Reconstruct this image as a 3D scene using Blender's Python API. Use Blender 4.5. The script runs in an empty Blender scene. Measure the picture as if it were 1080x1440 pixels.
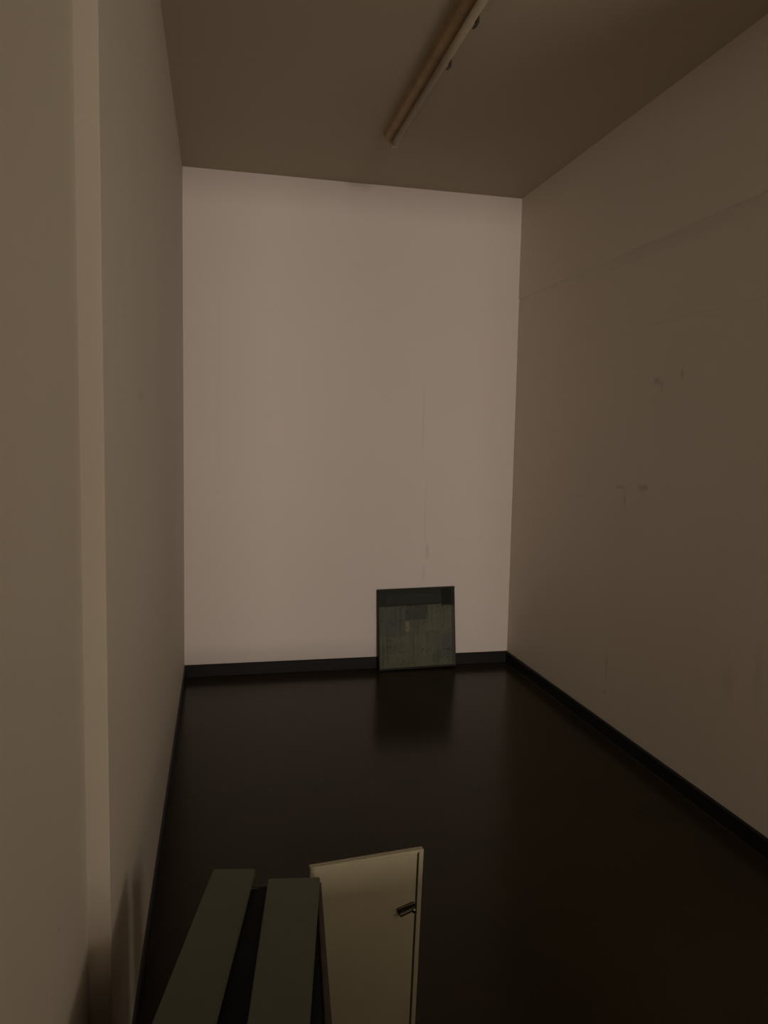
import bpy, bmesh, math, random
from mathutils import Vector, Matrix

# ------------------------------------------------------------------ camera
YAW, PITCH, ROLL, FPX = 0.2158, -0.0932, 0.0197, 1094.5
CAM_H = 1.40
def cam_axes():
    cy, sy, cp, sp = math.cos(YAW), math.sin(YAW), math.cos(PITCH), math.sin(PITCH)
    f = Vector((sy*cp, cy*cp, sp)); r = Vector((cy, -sy, 0)); u = r.cross(f)
    r2 = math.cos(ROLL)*r + math.sin(ROLL)*u
    u2 = -math.sin(ROLL)*r + math.cos(ROLL)*u
    return r2, u2, f
scene = bpy.context.scene
cam_data = bpy.data.cameras.new('camera')
cam = bpy.data.objects.new('camera', cam_data)
scene.collection.objects.link(cam)
r_, u_, f_ = cam_axes()
cam.matrix_world = Matrix(((r_.x, u_.x, -f_.x, 0), (r_.y, u_.y, -f_.y, 0), (r_.z, u_.z, -f_.z, CAM_H), (0, 0, 0, 1)))
cam_data.sensor_fit = 'VERTICAL'; cam_data.sensor_height = 36.0
cam_data.lens = 36.0*FPX/1440.0
cam_data.clip_start = 0.02
scene.camera = cam

# ------------------------------------------------------------------ light
scene.view_settings.view_transform = 'Standard'
scene.view_settings.look = 'None'
scene.view_settings.gamma = 1.0
scene.view_settings.use_curve_mapping = False
scene.view_settings.exposure = 0.0
world = bpy.data.worlds.new('world'); scene.world = world
world.use_nodes = True
world.node_tree.nodes['Background'].inputs[0].default_value = (0.9, 0.8, 0.65, 1)
world.node_tree.nodes['Background'].inputs[1].default_value = 0.0

def area(name, loc, target, sx, sy, power, col, spread=180):
    d = bpy.data.lights.new(name, 'AREA'); d.shape = 'RECTANGLE'; d.size = sx; d.size_y = sy
    d.energy = power; d.color = col; d.spread = math.radians(spread)
    o = bpy.data.objects.new(name, d); scene.collection.objects.link(o)
    o.location = loc
    o.rotation_euler = (Vector(target)-Vector(loc)).to_track_quat('-Z', 'Y').to_euler()
    return o
# lit corridor seen through the doorway behind the camera
area('corridor_light', (1.15, -8.0, 2.15), (1.0, 4.5, 1.5), 1.9, 0.7, 330, (1.0, 0.86, 0.75))
# side room seen through the doorway in the right wall, level with the camera
area('side_room_light', (2.50, .25, 1.20), (.7, 2.6, 3.3), 0.5, 0.6, 11.5, (1.0, 0.865, 0.745))

# ------------------------------------------------------------------ room numbers
XLB, XLF = -0.169, -0.185      # left wall (thick part) at the back / at the step
XRB, XRF = 1.828, 1.852        # right wall at the back / near
YL, YR = 4.564, 4.589          # back wall at left / right
YS = 1.415                     # where the left wall steps
XS = -0.224                    # left wall, nearer part
H = CAM_H+1.4676               # ceiling
YF = -0.90                     # front wall with the doorway
BB = 0.0698

# ------------------------------------------------------------------ materials
def new_mat(name):
    m = bpy.data.materials.new(name); m.use_nodes = True
    nt = m.node_tree; b = nt.nodes['Principled BSDF']
    return m, nt, b
def mapping(nt, scale=(1, 1, 1)):
    tc = nt.nodes.new('ShaderNodeTexCoord'); mp = nt.nodes.new('ShaderNodeMapping')
    mp.inputs['Scale'].default_value = scale
    nt.links.new(tc.outputs['Object'], mp.inputs['Vector']); return mp.outputs['Vector']
def noise(nt, vec, scale, detail=4, rough=.55):
    n = nt.nodes.new('ShaderNodeTexNoise'); n.inputs['Scale'].default_value = scale
    n.inputs['Detail'].default_value = detail; n.inputs['Roughness'].default_value = rough
    nt.links.new(vec, n.inputs['Vector']); return n.outputs['Fac']
def ramp(nt, fac, p0, p1, c0=(0, 0, 0, 1), c1=(1, 1, 1, 1)):
    r = nt.nodes.new('ShaderNodeValToRGB'); e = r.color_ramp.elements
    e[0].position = p0; e[1].position = p1; e[0].color = c0; e[1].color = c1
    nt.links.new(fac, r.inputs['Fac']); return r.outputs['Color']
def mix(nt, fac, a, b, mode='MIX'):
    m = nt.nodes.new('ShaderNodeMix'); m.data_type = 'RGBA'; m.blend_type = mode
    for s, v in ((0, fac), (6, a), (7, b)):
        if hasattr(v, 'links') or isinstance(v, bpy.types.NodeSocket): nt.links.new(v, m.inputs[s])
        else: m.inputs[s].default_value = v
    return m.outputs[2]
def math_(nt, op, a, b=0.0, clamp=False):
    m = nt.nodes.new('ShaderNodeMath'); m.operation = op; m.use_clamp = clamp
    for s, v in ((0, a), (1, b)):
        if isinstance(v, bpy.types.NodeSocket): nt.links.new(v, m.inputs[s])
        else: m.inputs[s].default_value = v
    return m.outputs[0]
def bump(nt, b, h, strength, dist=.01):
    n = nt.nodes.new('ShaderNodeBump'); n.inputs['Strength'].default_value = strength
    n.inputs['Distance'].default_value = dist
    nt.links.new(h, n.inputs['Height']); nt.links.new(n.outputs[0], b.inputs['Normal'])
def stain(nt, vec, c, s, warp):
    """soft elliptic mark at c with half sizes s (object metres); 0..1"""
    sub = nt.nodes.new('ShaderNodeVectorMath'); sub.operation = 'SUBTRACT'
    nt.links.new(vec, sub.inputs[0]); sub.inputs[1].default_value = c
    div = nt.nodes.new('ShaderNodeVectorMath'); div.operation = 'DIVIDE'
    nt.links.new(sub.outputs[0], div.inputs[0]); div.inputs[1].default_value = s
    ln = nt.nodes.new('ShaderNodeVectorMath'); ln.operation = 'LENGTH'
    nt.links.new(div.outputs[0], ln.inputs[0])
    d = math_(nt, 'ADD', ln.outputs['Value'], math_(nt, 'MULTIPLY', math_(nt, 'SUBTRACT', warp, .5), 1.6))
    return math_(nt, 'SUBTRACT', 1.15, d, True)

def wall_paint(name, col, dark, rough=.65, marks=(), mark_col=(.12, .09, .06), blotch=.35):
    m, nt, b = new_mat(name); v = mapping(nt)
    big = noise(nt, v, 1.1, 3); fine = noise(nt, v, 60, 3)
    mid = noise(nt, v, 6, 4)
    c = mix(nt, math_(nt, 'MULTIPLY', ramp(nt, big, .35, .7), blotch), (*col, 1), (*dark, 1))
    c = mix(nt, math_(nt, 'MULTIPLY', ramp(nt, mid, .5, .8), blotch*.5), c, (*dark, 1))
    warp = noise(nt, v, 45, 3)
    for cc, s, k in marks:
        c = mix(nt, math_(nt, 'MULTIPLY', stain(nt, v, cc, s, warp), k), c, (*mark_col, 1))
    nt.links.new(c, b.inputs['Base Color']); b.inputs['Roughness'].default_value = rough
    b.inputs['Specular IOR Level'].default_value = .3
    bump(nt, b, fine, .12, .004)
    return m
def plain(name, col, rough=.5, metal=0.0, var=.12, scale=14, spec=.4):
    m, nt, b = new_mat(name); v = mapping(nt)
    n = noise(nt, v, scale, 4)
    c = mix(nt, ramp(nt, n, .35, .7), (*col, 1), (*[x*(1-var) for x in col], 1))
    nt.links.new(c, b.inputs['Base Color'])
    b.inputs['Roughness'].default_value = rough; b.inputs['Metallic'].default_value = metal
    b.inputs['Specular IOR Level'].default_value = spec
    return m

Z = CAM_H
RX = 1.83
M_back = wall_paint('back_wall_paint', (.76, .70, .655), (.73, .665, .61), .6, [
    ((1.237, 4.57, Z+.10), (.008, .3, .24), .16), ((1.262, 4.57, Z-.42), (.006, .3, .30), .14),
    ((1.283, 4.57, Z-.68), (.013, .3, .07), .30), ((1.262, 4.57, Z-.82), (.012, .3, .06), .20),
    ((1.50, 4.57, Z-.62), (.03, .3, .02), .06)], (.38, .32, .27), .5)
M_right = wall_paint('side_wall_paint', (.74, .675, .58), (.68, .615, .515), .6, [
    ((RX, 2.9, Z+.835), (.3, .9, .035), .10),
    ((RX, 3.026, Z+.271), (.3, .032, .022), 0.29), ((RX, 2.985, Z+.250), (.3, .010, .03), 0.20),
    ((RX, 2.846, Z+.287), (.3, .013, .030), 0.24),
    ((RX, 3.281, Z-.199), (.3, .055, .010), 0.22), ((RX, 3.09, Z-.19), (.3, .05, .018), 0.27),
    ((RX, 3.242, Z-.26), (.3, .010, .045), 0.27), ((RX, 3.336, Z-1.07), (.3, .014, .09), 0.20),
    ((RX, 3.34, Z-1.19), (.3, .016, .016), 0.29), ((RX, 3.7, Z-.27), (.3, .06, .012), 0.09),
    ((RX, 2.46, Z-.86), (.3, .05, .11), 0.12), ((RX, 2.30, Z-.80), (.3, .03, .14), 0.13), ((RX, 2.62, Z-.93), (.3, .05, .07), 0.07)])
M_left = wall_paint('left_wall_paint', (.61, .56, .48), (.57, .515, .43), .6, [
    ((-.18, 2.6, Z+.9), (.3, .01, .35), .12), ((-.18, 3.2, Z-.75), (.3, .02, .02), .3),
    ((-.18, 2.1, Z+.10), (.3, .10, .02), .14), ((-.22, 1.16, Z-.73), (.3, .004, .004), .5)])
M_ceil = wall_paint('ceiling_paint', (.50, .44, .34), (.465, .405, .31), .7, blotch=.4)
M_base = plain('black_vinyl_skirting', (.012, .011, .010), .5, var=.3, spec=.25)
M_jamb = plain('door_paint', (.45, .40, .33), .5)

def floor_mat():
    m, nt, b = new_mat('polished_dark_floor'); v = mapping(nt)
    n = noise(nt, v, 2.2, 4); n2 = noise(nt, v, 28, 4)
    c = mix(nt, ramp(nt, n, .3, .75), (.032, .023, .012, 1), (.022, .017, .009, 1))
    c = mix(nt, math_(nt, 'MULTIPLY', ramp(nt, n2, .5, .85), .35), c, (.028, .021, .014, 1))
    nt.links.new(c, b.inputs['Base Color'])
    r = math_(nt, 'ADD', math_(nt, 'MULTIPLY', n, .12), .14)
    nt.links.new(r, b.inputs['Roughness'])
    b.inputs['IOR'].default_value = 1.20
    b.inputs['Specular Tint'].default_value = (1.0, .88, .66, 1)
    b.inputs['Specular IOR Level'].default_value = .5
    bump(nt, b, noise(nt, v, 5, 2), .03, .01)
    return m
M_floor = floor_mat()

# ------------------------------------------------------------------ mesh helpers
def add_box(bm, x0, x1, y0, y1, z0, z1, bev=0.0, seg=1):
    t = bmesh.new()
    bmesh.ops.create_cube(t, size=1.0)
    for v in t.verts:
        v.co = Vector((x0+(v.co.x+.5)*(x1-x0), y0+(v.co.y+.5)*(y1-y0), z0+(v.co.z+.5)*(z1-z0)))
    if bev: bmesh.ops.bevel(t, geom=t.edges[:], offset=bev, segments=seg, affect='EDGES', profile=.5)
    me = bpy.data.meshes.new('tmp'); t.to_mesh(me); t.free(); bm.from_mesh(me); bpy.data.meshes.remove(me)
def add_prism(bm, pts, z0, z1, axis='z'):
    """extrude a polygon; axis z: pts are (x,y); axis y: pts are (x,z); axis x: pts are (y,z)"""
    def P(p, t):
        return {'z': (p[0], p[1], t), 'y': (p[0], t, p[1]), 'x': (t, p[0], p[1])}[axis]
    a = [bm.verts.new(P(p, z0)) for p in pts]; b = [bm.verts.new(P(p, z1)) for p in pts]
    n = len(pts)
    bm.faces.new(a); bm.faces.new(b[::-1])
    for i in range(n): bm.faces.new((a[i], b[i], b[(i+1) % n], a[(i+1) % n]))
    bmesh.ops.recalc_face_normals(bm, faces=bm.faces[:])
def add_cyl(bm, p0, p1, r, seg=20, r2=None):
    p0, p1 = Vector(p0), Vector(p1); d = p1-p0
    q = Vector((0, 0, 1)).rotation_difference(d.normalized()).to_matrix().to_4x4()
    bmesh.ops.create_cone(bm, cap_ends=True, segments=seg, radius1=r, radius2=r if r2 is None else r2, depth=d.length,
                          matrix=Matrix.Translation((p0+p1)/2) @ q)
def obj(name, bm, mat, parent=None, smooth=False):
    me = bpy.data.meshes.new(name); bm.to_mesh(me); bm.free()
    if smooth:
        for p in me.polygons: p.use_smooth = True
    me.materials.append(mat)
    o = bpy.data.objects.new(name, me); scene.collection.objects.link(o)
    if parent: o.parent = parent
    return o
def struct(name, bm, mat):
    o = obj(name, bm, mat); o['kind'] = 'structure'; return o
def thing(name, label, cat, loc=(0, 0, 0), rotz=0.0):
    o = bpy.data.objects.new(name, None); scene.collection.objects.link(o)
    o.empty_display_size = .1
    o.location = loc; o.rotation_euler = (0, 0, rotz); o['label'] = label; o['category'] = cat
    return o
def bx(*a, **k):
    bm = bmesh.new(); add_box(bm, *a, **k); return bm

# ------------------------------------------------------------------ room shell
T = .12
XO = 3.2         # corridor extent
struct('floor', bx(-1.2, XO, -9.6, YR+T, -.10, 0), M_floor)
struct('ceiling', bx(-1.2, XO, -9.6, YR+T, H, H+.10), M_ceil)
bm = bmesh.new(); add_prism(bm, [(-.6, YL-.006), (XRB+.3, YR+.004), (XRB+.3, YR+T), (-.6, YR+T)], 0, H)
struct('wall_back', bm, M_back)
# left wall: thick part far, step, thinner part near
bm = bmesh.new()
add_prism(bm, [(-.42, YF), (XS, YF), (XS, YS), (XLF-.001, YS), (XLF, YS+.001), (XLB, YL+.02), (-.42, YL+.02)], 0, H)
struct('wall_left', bm, M_left)
# right wall: boards lap at two horizontal joints, so the profile steps a few millimetres
SY0, SY1 = .20, 1.50          # doorway in the right wall
def right_wall():
    bm = bmesh.new()
    prof = [(0, 0.0), (CAM_H+.500, 0.0), (CAM_H+.510, .0015), (CAM_H+.514, -.0005), (CAM_H+.848, -.0005), (CAM_H+.864, .004), (CAM_H+.871, -.003), (H, -.003)]
    rows = []
    for z, off in prof:
        rows.append((bm.verts.new((XRF+off, SY1, z)), bm.verts.new((XRB+off, YR+.02, z))))
    for a, b in zip(rows, rows[1:]): bm.faces.new((a[0], a[1], b[1], b[0]))
    o = [bm.verts.new((XRF+T, SY1, 0)), bm.verts.new((XRF+T, YR+.02, 0)), bm.verts.new((XRF+T, YR+.02, H)), bm.verts.new((XRF+T, SY1, H))]
    bm.faces.new(o)
    bm.faces.new([r[0] for r in rows]+[o[3], o[0]]); bm.faces.new([r[1] for r in rows]+[o[2], o[1]])
    bm.faces.new((rows[0][0], rows[0][1], o[1], o[0])); bm.faces.new((rows[-1][0], rows[-1][1], o[2], o[3]))
    bmesh.ops.recalc_face_normals(bm, faces=bm.faces[:])
    add_box(bm, XRF-.0055, XRF+T, YF, SY0, 0, H); add_box(bm, XRF-.0055, XRF+T, SY0, SY1, 2.25, H)
    return bm
struct('wall_right', right_wall(), M_right)
# front wall with the doorway the picture is taken from
DX0, DX1, DZ = .255, 1.80, 2.60
bm = bmesh.new()
add_box(bm, -.60, DX0, YF-.12, YF, 0, H); add_box(bm, DX1, XO, YF-.12, YF, 0, H); add_box(bm, DX0, DX1, YF-.12, YF, DZ, H)
struct('wall_front', bm, M_right)
# corridor outside
struct('wall_side_room', bx(XO, XO+.12, YF-.12, 2.0, 0, H), M_right)
struct('wall_side_room_end', bx(XRF+T, XO, 1.9, 2.0, 0, H), M_right)
struct('wall_corridor_left', bx(-.72, -.60, -9.6, YF-.12, 0, H), M_right)
struct('wall_corridor_right', bx(XO-.2, XO-.08, -9.6, YF-.12, 0, H), M_right)
struct('wall_corridor_end', bx(-.6, XO-.2, -9.6, -9.48, 0, H), M_right)
# skirting
def skirt(name, a, b, n):
    """strip from a to b (x,y), thickness towards n"""
    a, b, n = Vector((*a, 0)), Vector((*b, 0)), Vector((*n, 0)).normalized()
    d = (b-a)
    bm = bmesh.new(); th = .009
    prof = [(0, 0), (th+.003, 0), (th+.001, .004), (th, BB-.006), (th-.003, BB-.001), (0, BB)]
    va = [bm.verts.new(a+n*t+Vector((0, 0, z))) for t, z in prof]; vb = [bm.verts.new(b+n*t+Vector((0, 0, z))) for t, z in prof]
    bm.faces.new(va); bm.faces.new(vb[::-1])
    for i in range(len(prof)):
        j = (i+1) % len(prof); bm.faces.new((va[i], vb[i], vb[j], va[j]))
    bmesh.ops.recalc_face_normals(bm, faces=bm.faces[:])
    return struct(name, bm, M_base)
skirt('baseboard_back', (XLB, YL-.003), (XRB, YR), (0, -1))
skirt('baseboard_right', (XRF, SY1), (XRB, YR-.008), (-1, 0))
skirt('baseboard_left', (XLF, YS), (XLB, YL-.012), (1, 0))
skirt('baseboard_left_step', (XS+.012, YS), (XLF+.012, YS), (0, -1))
skirt('baseboard_left_near', (XS, YF), (XS, YS), (1, 0))

# ------------------------------------------------------------------ board leaning on the back wall
def panel_face_mat():
    m, nt, b = new_mat('worn_grey_board'); v = mapping(nt)
    sep = nt.nodes.new('ShaderNodeSeparateXYZ'); nt.links.new(v, sep.inputs[0])
    X, Zc = sep.outputs[0], sep.outputs[2]
    wob = math_(nt, 'MULTIPLY', math_(nt, 'SUBTRACT', noise(nt, v, 30, 3), .5), .014)
    def gt(s, t, soft=.004):
        return math_(nt, 'DIVIDE', math_(nt, 'SUBTRACT', math_(nt, 'ADD', s, wob), t), soft, True)
    def rect(x0, x1, z0, z1):
        a = math_(nt, 'MULTIPLY', gt(X, x0), math_(nt, 'SUBTRACT', 1.0, gt(X, x1)))
        c = math_(nt, 'MULTIPLY', gt(Zc, z0), math_(nt, 'SUBTRACT', 1.0, gt(Zc, z1)))
        return math_(nt, 'MULTIPLY', a, c)
    streak = noise(nt, mapping(nt, (60, 60, 3)), 1, 3); cloth = noise(nt, v, 9, 5, .65)
    col = mix(nt, ramp(nt, cloth, .3, .7), (.135, .142, .098, 1), (.082, .088, .066, 1))
    def lay(mask, k, c):
        nonlocal col
        col = mix(nt, math_(nt, 'MULTIPLY', mask, k), col, (*c, 1))
    lay(rect(.0, .17, .20, .40), .6, (.085, .092, .088))       # upper left patch
    lay(rect(.17, .31, .30, .39), .75, (.050, .056, .047))     # centre patch under the band
    lay(rect(.35, .50, .05, .20), .5, (.082, .092, .098))      # lower right patch
    lay(rect(.0, .34, .0, .10), .3, (.17, .17, .11))
    lay(rect(.19, .40, .10, .21), .3, (.15, .15, .10))
    lay(rect(.30, .5, .22, .33), .25, (.16, .165, .12))
    lay(rect(-.1, .6, .385, .6), .93, (.020, .022, .015))      # dark top band
    lay(rect(.05, .42, .40, .455), .55, (.036, .042, .038))
    lay(rect(.40, .6, .375, .6), .8, (.008, .008, .006))       # dark top right corner
    lay(rect(.465, .6, -.1, .6), .5, (.030, .030, .022))
    lay(ramp(nt, streak, .52, .68), .35, (.03, .033, .026))
    speck = nt.nodes.new('ShaderNodeTexVoronoi'); speck.inputs['Scale'].default_value = 46
    nt.links.new(v, speck.inputs['Vector'])
    sp = math_(nt, 'MULTIPLY', math_(nt, 'LESS_THAN', speck.outputs['Distance'], .20), ramp(nt, noise(nt, v, 7, 2), .45, .6))
    lay(sp, .8, (.016, .015, .011))
    nt.links.new(col, b.inputs['Base Color']); b.inputs['Roughness'].default_value = .75
    b.inputs['Specular IOR Level'].default_value = .25
    bump(nt, b, cloth, .3, .004)
    return m
M_tile = panel_face_mat()
M_tile_edge = plain('board_edge_dark', (.022, .024, .016), .7, var=.4)
M_label = plain('worn_paper_label', (.20, .19, .13), .7, var=.3, scale=60)
PX0, PY0 = .976, 4.500
lean = math.atan2(.062, .495)
tile = thing('floor_tile', 'square grey-green floor tile with dark top band leaning upright against the back wall', 'tile', (PX0, PY0, .001), math.atan2(.017, .49))
def tilt(o): o.rotation_euler = (-math.atan2(.045, .495), math.radians(-1.0), 0); return o
bm = bmesh.new(); add_box(bm, 0, .492, 0, .026, 0, .492, .002, 1)
core = tilt(obj('core', bm, M_tile_edge, tile))
# face sheet, a few millimetres proud of the core
bm = bmesh.new(); add_box(bm, .006, .488, -.003, .0005, .006, .487, .001, 1)
tilt(obj('face', bm, M_tile, tile))
bm = bmesh.new(); add_box(bm, .170, .196, -.0042, -.0028, .232, .292, .0004, 1)
lb = tilt(obj('label', bm, M_label, tile)); lb['label'] = 'small pale upright paper label'
bm = bmesh.new(); add_box(bm, .0, .492, -.006, .003, .0, .012, .002, 1)
tilt(obj('edge_trim', bm, M_tile_edge, tile))
bm = bmesh.new(); add_box(bm, -.0, .492, -.005, .003, .484, .4935, .0015, 1)
tilt(obj('edge_trim', bm, M_tile_edge, tile))

# ------------------------------------------------------------------ ceiling batten fitting
M_batten = plain('aged_cream_enamel', (.50, .34, .18), .45, var=.25, scale=10)
M_tube = plain('unlit_tube_glass', (.36, .29, .20), .35, var=.1)
M_sock = plain('dark_lamp_holder', (.045, .032, .02), .5)
LX, LY0, LY1 = .836, 2.30, 3.80
fit = thing('ceiling_light', 'unlit brownish fluorescent batten light fixed along the ceiling', 'light', (LX, LY0, H))
L = LY1-LY0
bm = bmesh.new()
add_prism(bm, [(-.040, 0), (.040, 0), (.036, -.030), (.024, -.044), (-.024, -.044), (-.036, -.030)], 0, L, 'y')
obj('housing', bm, M_batten, fit)
for y in (0, L-.006):
    bm = bmesh.new(); add_prism(bm, [(-.043, 0), (.043, 0), (.039, -.034), (.026, -.048), (-.026, -.048), (-.039, -.034)], y, y+.006, 'y')
    obj('end_cap', bm, M_batten, fit)
bm = bmesh.new(); add_cyl(bm, (.008, .022, -.058), (.008, L-.022, -.058), .0155, 20)
obj('tube', bm, M_tube, fit, True)
for y in (.006, L-.022):
    bm = bmesh.new(); add_box(bm, -.010, .025, y, y+.016, -.077, -.040, .004, 2)
    obj('lamp_holder', bm, M_tube, fit)
bm = bmesh.new(); add_box(bm, .006, .024, .62, .638, -.060, -.040, .002, 1)
obj('starter', bm, M_sock, fit)
for y, s in ((.362, .010), (.675, .006)):
    bm = bmesh.new()
    add_prism(bm, [(.037, -.018), (.044, -.018), (.042, -.058), (.031, -.067), (.026, -.064), (.035, -.054)], y-s, y+s*2, 'y')
    c = obj('clip', bm, M_sock, fit); c['label'] = 'small dark clip'

# ------------------------------------------------------------------ dark cabinet, planks on it, framed panel beside it
M_cab = plain('black_steel', (.006, .006, .007), .6, var=.3, spec=.15)
M_rim = plain('dark_brown_rim', (.045, .030, .018), .5, var=.3)
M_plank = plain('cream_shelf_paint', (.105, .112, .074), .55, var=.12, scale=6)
M_door = plain('cream_panel_enamel', (.40, .365, .25), .5, var=.10, scale=4)
M_chrome = plain('dull_metal', (.30, .29, .24), .22, 1.0, var=.2)
M_latch = plain('tarnished_metal', (.10, .09, .065), .4, 1.0, var=.2)
M_dark = plain('dark_slot', (.010, .007, .004), .7)
ZT = .50
ANG = math.radians(-7.0)          # plank direction leans to the right going away
# cabinet: local x across, local y away from the camera; origin = far right corner
cab = thing('low_cabinet', 'low black metal cabinet under the two cream planks by the left wall', 'cabinet', (.213, 1.500, 0), math.radians(-5.2))
W, D = .212, .70
bm = bmesh.new(); add_box(bm, -W, 0, -D, 0, .03, ZT-.012, .003, 1)
obj('body', bm, M_cab, cab)
bm = bmesh.new(); add_box(bm, -W+.01, -.01, -D+.01, -.01, 0, .032, 0)
obj('plinth', bm, M_cab, cab)
bm = bmesh.new(); add_box(bm, -W, -.012, -D, -.012, ZT-.013, ZT-.002, .002, 1)
obj('top', bm, M_cab, cab)
bm = bmesh.new(); add_box(bm, -.012, 0, -D, 0, ZT-.013, ZT, .003, 2)
obj('rim', bm, M_rim, cab)
bm = bmesh.new(); add_box(bm, -W, -.012, -.012, 0, ZT-.013, ZT, .003, 2)
obj('rim', bm, M_rim, cab)
bm = bmesh.new(); add_box(bm, -W+.01, -.01, -D-.004, -D, .05, ZT-.03, .001, 1)
obj('door', bm, M_cab, cab)

def plank(name, label, far_l, far_r, near_l, near_r, t):
    """boards laid side by side; corners are plan points"""
    bm = bmesh.new()
    add_prism(bm, [near_l, near_r, far_r, far_l], ZT, ZT+t)
    bmesh.ops.bevel(bm, geom=bm.edges[:], offset=.0015, segments=2, affect='EDGES')
    o = obj(name, bm, M_plank); o['label'] = label; o['category'] = 'plank'
    # origin onto the plank
    c = Vector((near_l[0], near_l[1], ZT))
    o.data.transform(Matrix.Translation(-c)); o.location = c
    return o
def ext(a, b, y):   # point on the line a-b at depth y
    t = (y-a[1])/(b[1]-a[1]); return (a[0]+(b[0]-a[0])*t, y)
fl, fr, nl, nr = (-.002, 1.559), (.082, 1.545), (-.093, 1.143), (.0, 1.125)
plank('plank', 'left plank of two on the black cabinet, cream, reaching past the cabinet edge', fl, fr, ext(fl, nl, .83), ext(fr, nr, .815), .015)
fl, fr, nl, nr = (.106, 1.503), (.209, 1.491), (.048, 1.116), (.141, 1.098)
plank('plank', 'right plank of two on the black cabinet, cream, ending beside the latched panel', fl, fr, ext(fl, nl, .81), ext(fr, nr, .79), .015)

# unseen light blocker, added low just behind the camera: it keeps the light of the corridor off the floor in front
un = thing('light_blocker', 'waist-high unit added behind the camera to block corridor light', 'cabinet', (.42, -.16, 0), 0)
bm = bmesh.new(); add_box(bm, -.60, .70, -.40, 0, .05, .80, .004, 1); obj('body', bm, M_door, un)
bm = bmesh.new(); add_box(bm, -.58, .68, -.38, -.02, 0, .05, 0); obj('plinth', bm, M_cab, un)
for i in range(3):
    x0 = -.59+i*.43
    d = obj('door', bx(x0, x0+.42, 0, .014, .07, .785, bev=.002), M_door, un)
    bm = bmesh.new(); add_box(bm, x0+.36, x0+.375, .014, .03, .5, .62, .003, 1); obj('handle', bm, M_chrome, d)

# framed panel: local x to the right, local z up along the leaning face, y = thickness away from the camera
pn = thing('access_panel', 'cream metal access panel with frame and small latch, standing beside the cabinet', 'panel', (.159+.034*.99, 1.569+.034*.122, .002), math.atan2(.12236, .99248))
PW, PH, PD = .256, .503, .013
def ptilt(o): o.rotation_euler = (math.radians(3.3), 0, 0); return o
fw = .0105; gap = .004
bm = bmesh.new(); add_box(bm, PW-fw, PW, 0, PD, 0, PH, .0012, 2); ptilt(obj('stile', bm, M_door, pn))
bm = bmesh.new(); add_box(bm, 0, PW-fw, 0, PD, PH-.007, PH, .001, 2); ptilt(obj('rail', bm, M_door, pn))
bm = bmesh.new(); add_box(bm, 0, PW-fw, 0, PD, 0, .010, .001, 2); ptilt(obj('rail', bm, M_door, pn))
bm = bmesh.new(); add_box(bm, fw, PW-fw, PD-.004, PD-.001, .010, PH-.007, 0); ptilt(obj('backing', bm, M_dark, pn))
leaf = ptilt(obj('leaf', bx(0, PW-fw-gap, .001, PD-.005, .012, PH-.0075, bev=.0012, seg=2), M_door, pn))
# latch: backplate, lever, keyhole
hx, hz = PW-fw-gap-.003, PH-.132
def orient(o, ry=0): o.location = (hx, 0, hz); o.rotation_euler = (0, ry, 0); return o
bm = bmesh.new(); add_box(bm, -.040, .002, -.0035, .001, -.003, .011, .002, 2)
lt = orient(obj('latch', bm, M_latch, leaf), math.radians(-14)); lt['label'] = 'small dull metal latch'
bm = bmesh.new(); add_box(bm, -.038, .000, -.010, -.003, -.0065, .0025, .003, 2)
lv = obj('lever', bm, M_chrome, leaf); orient(lv, math.radians(-17))
bm = bmesh.new(); add_cyl(bm, (-.005, -.015, -.003), (-.005, -.002, -.003), .0045, 16)
orient(obj('screw', bm, M_chrome, leaf, True))
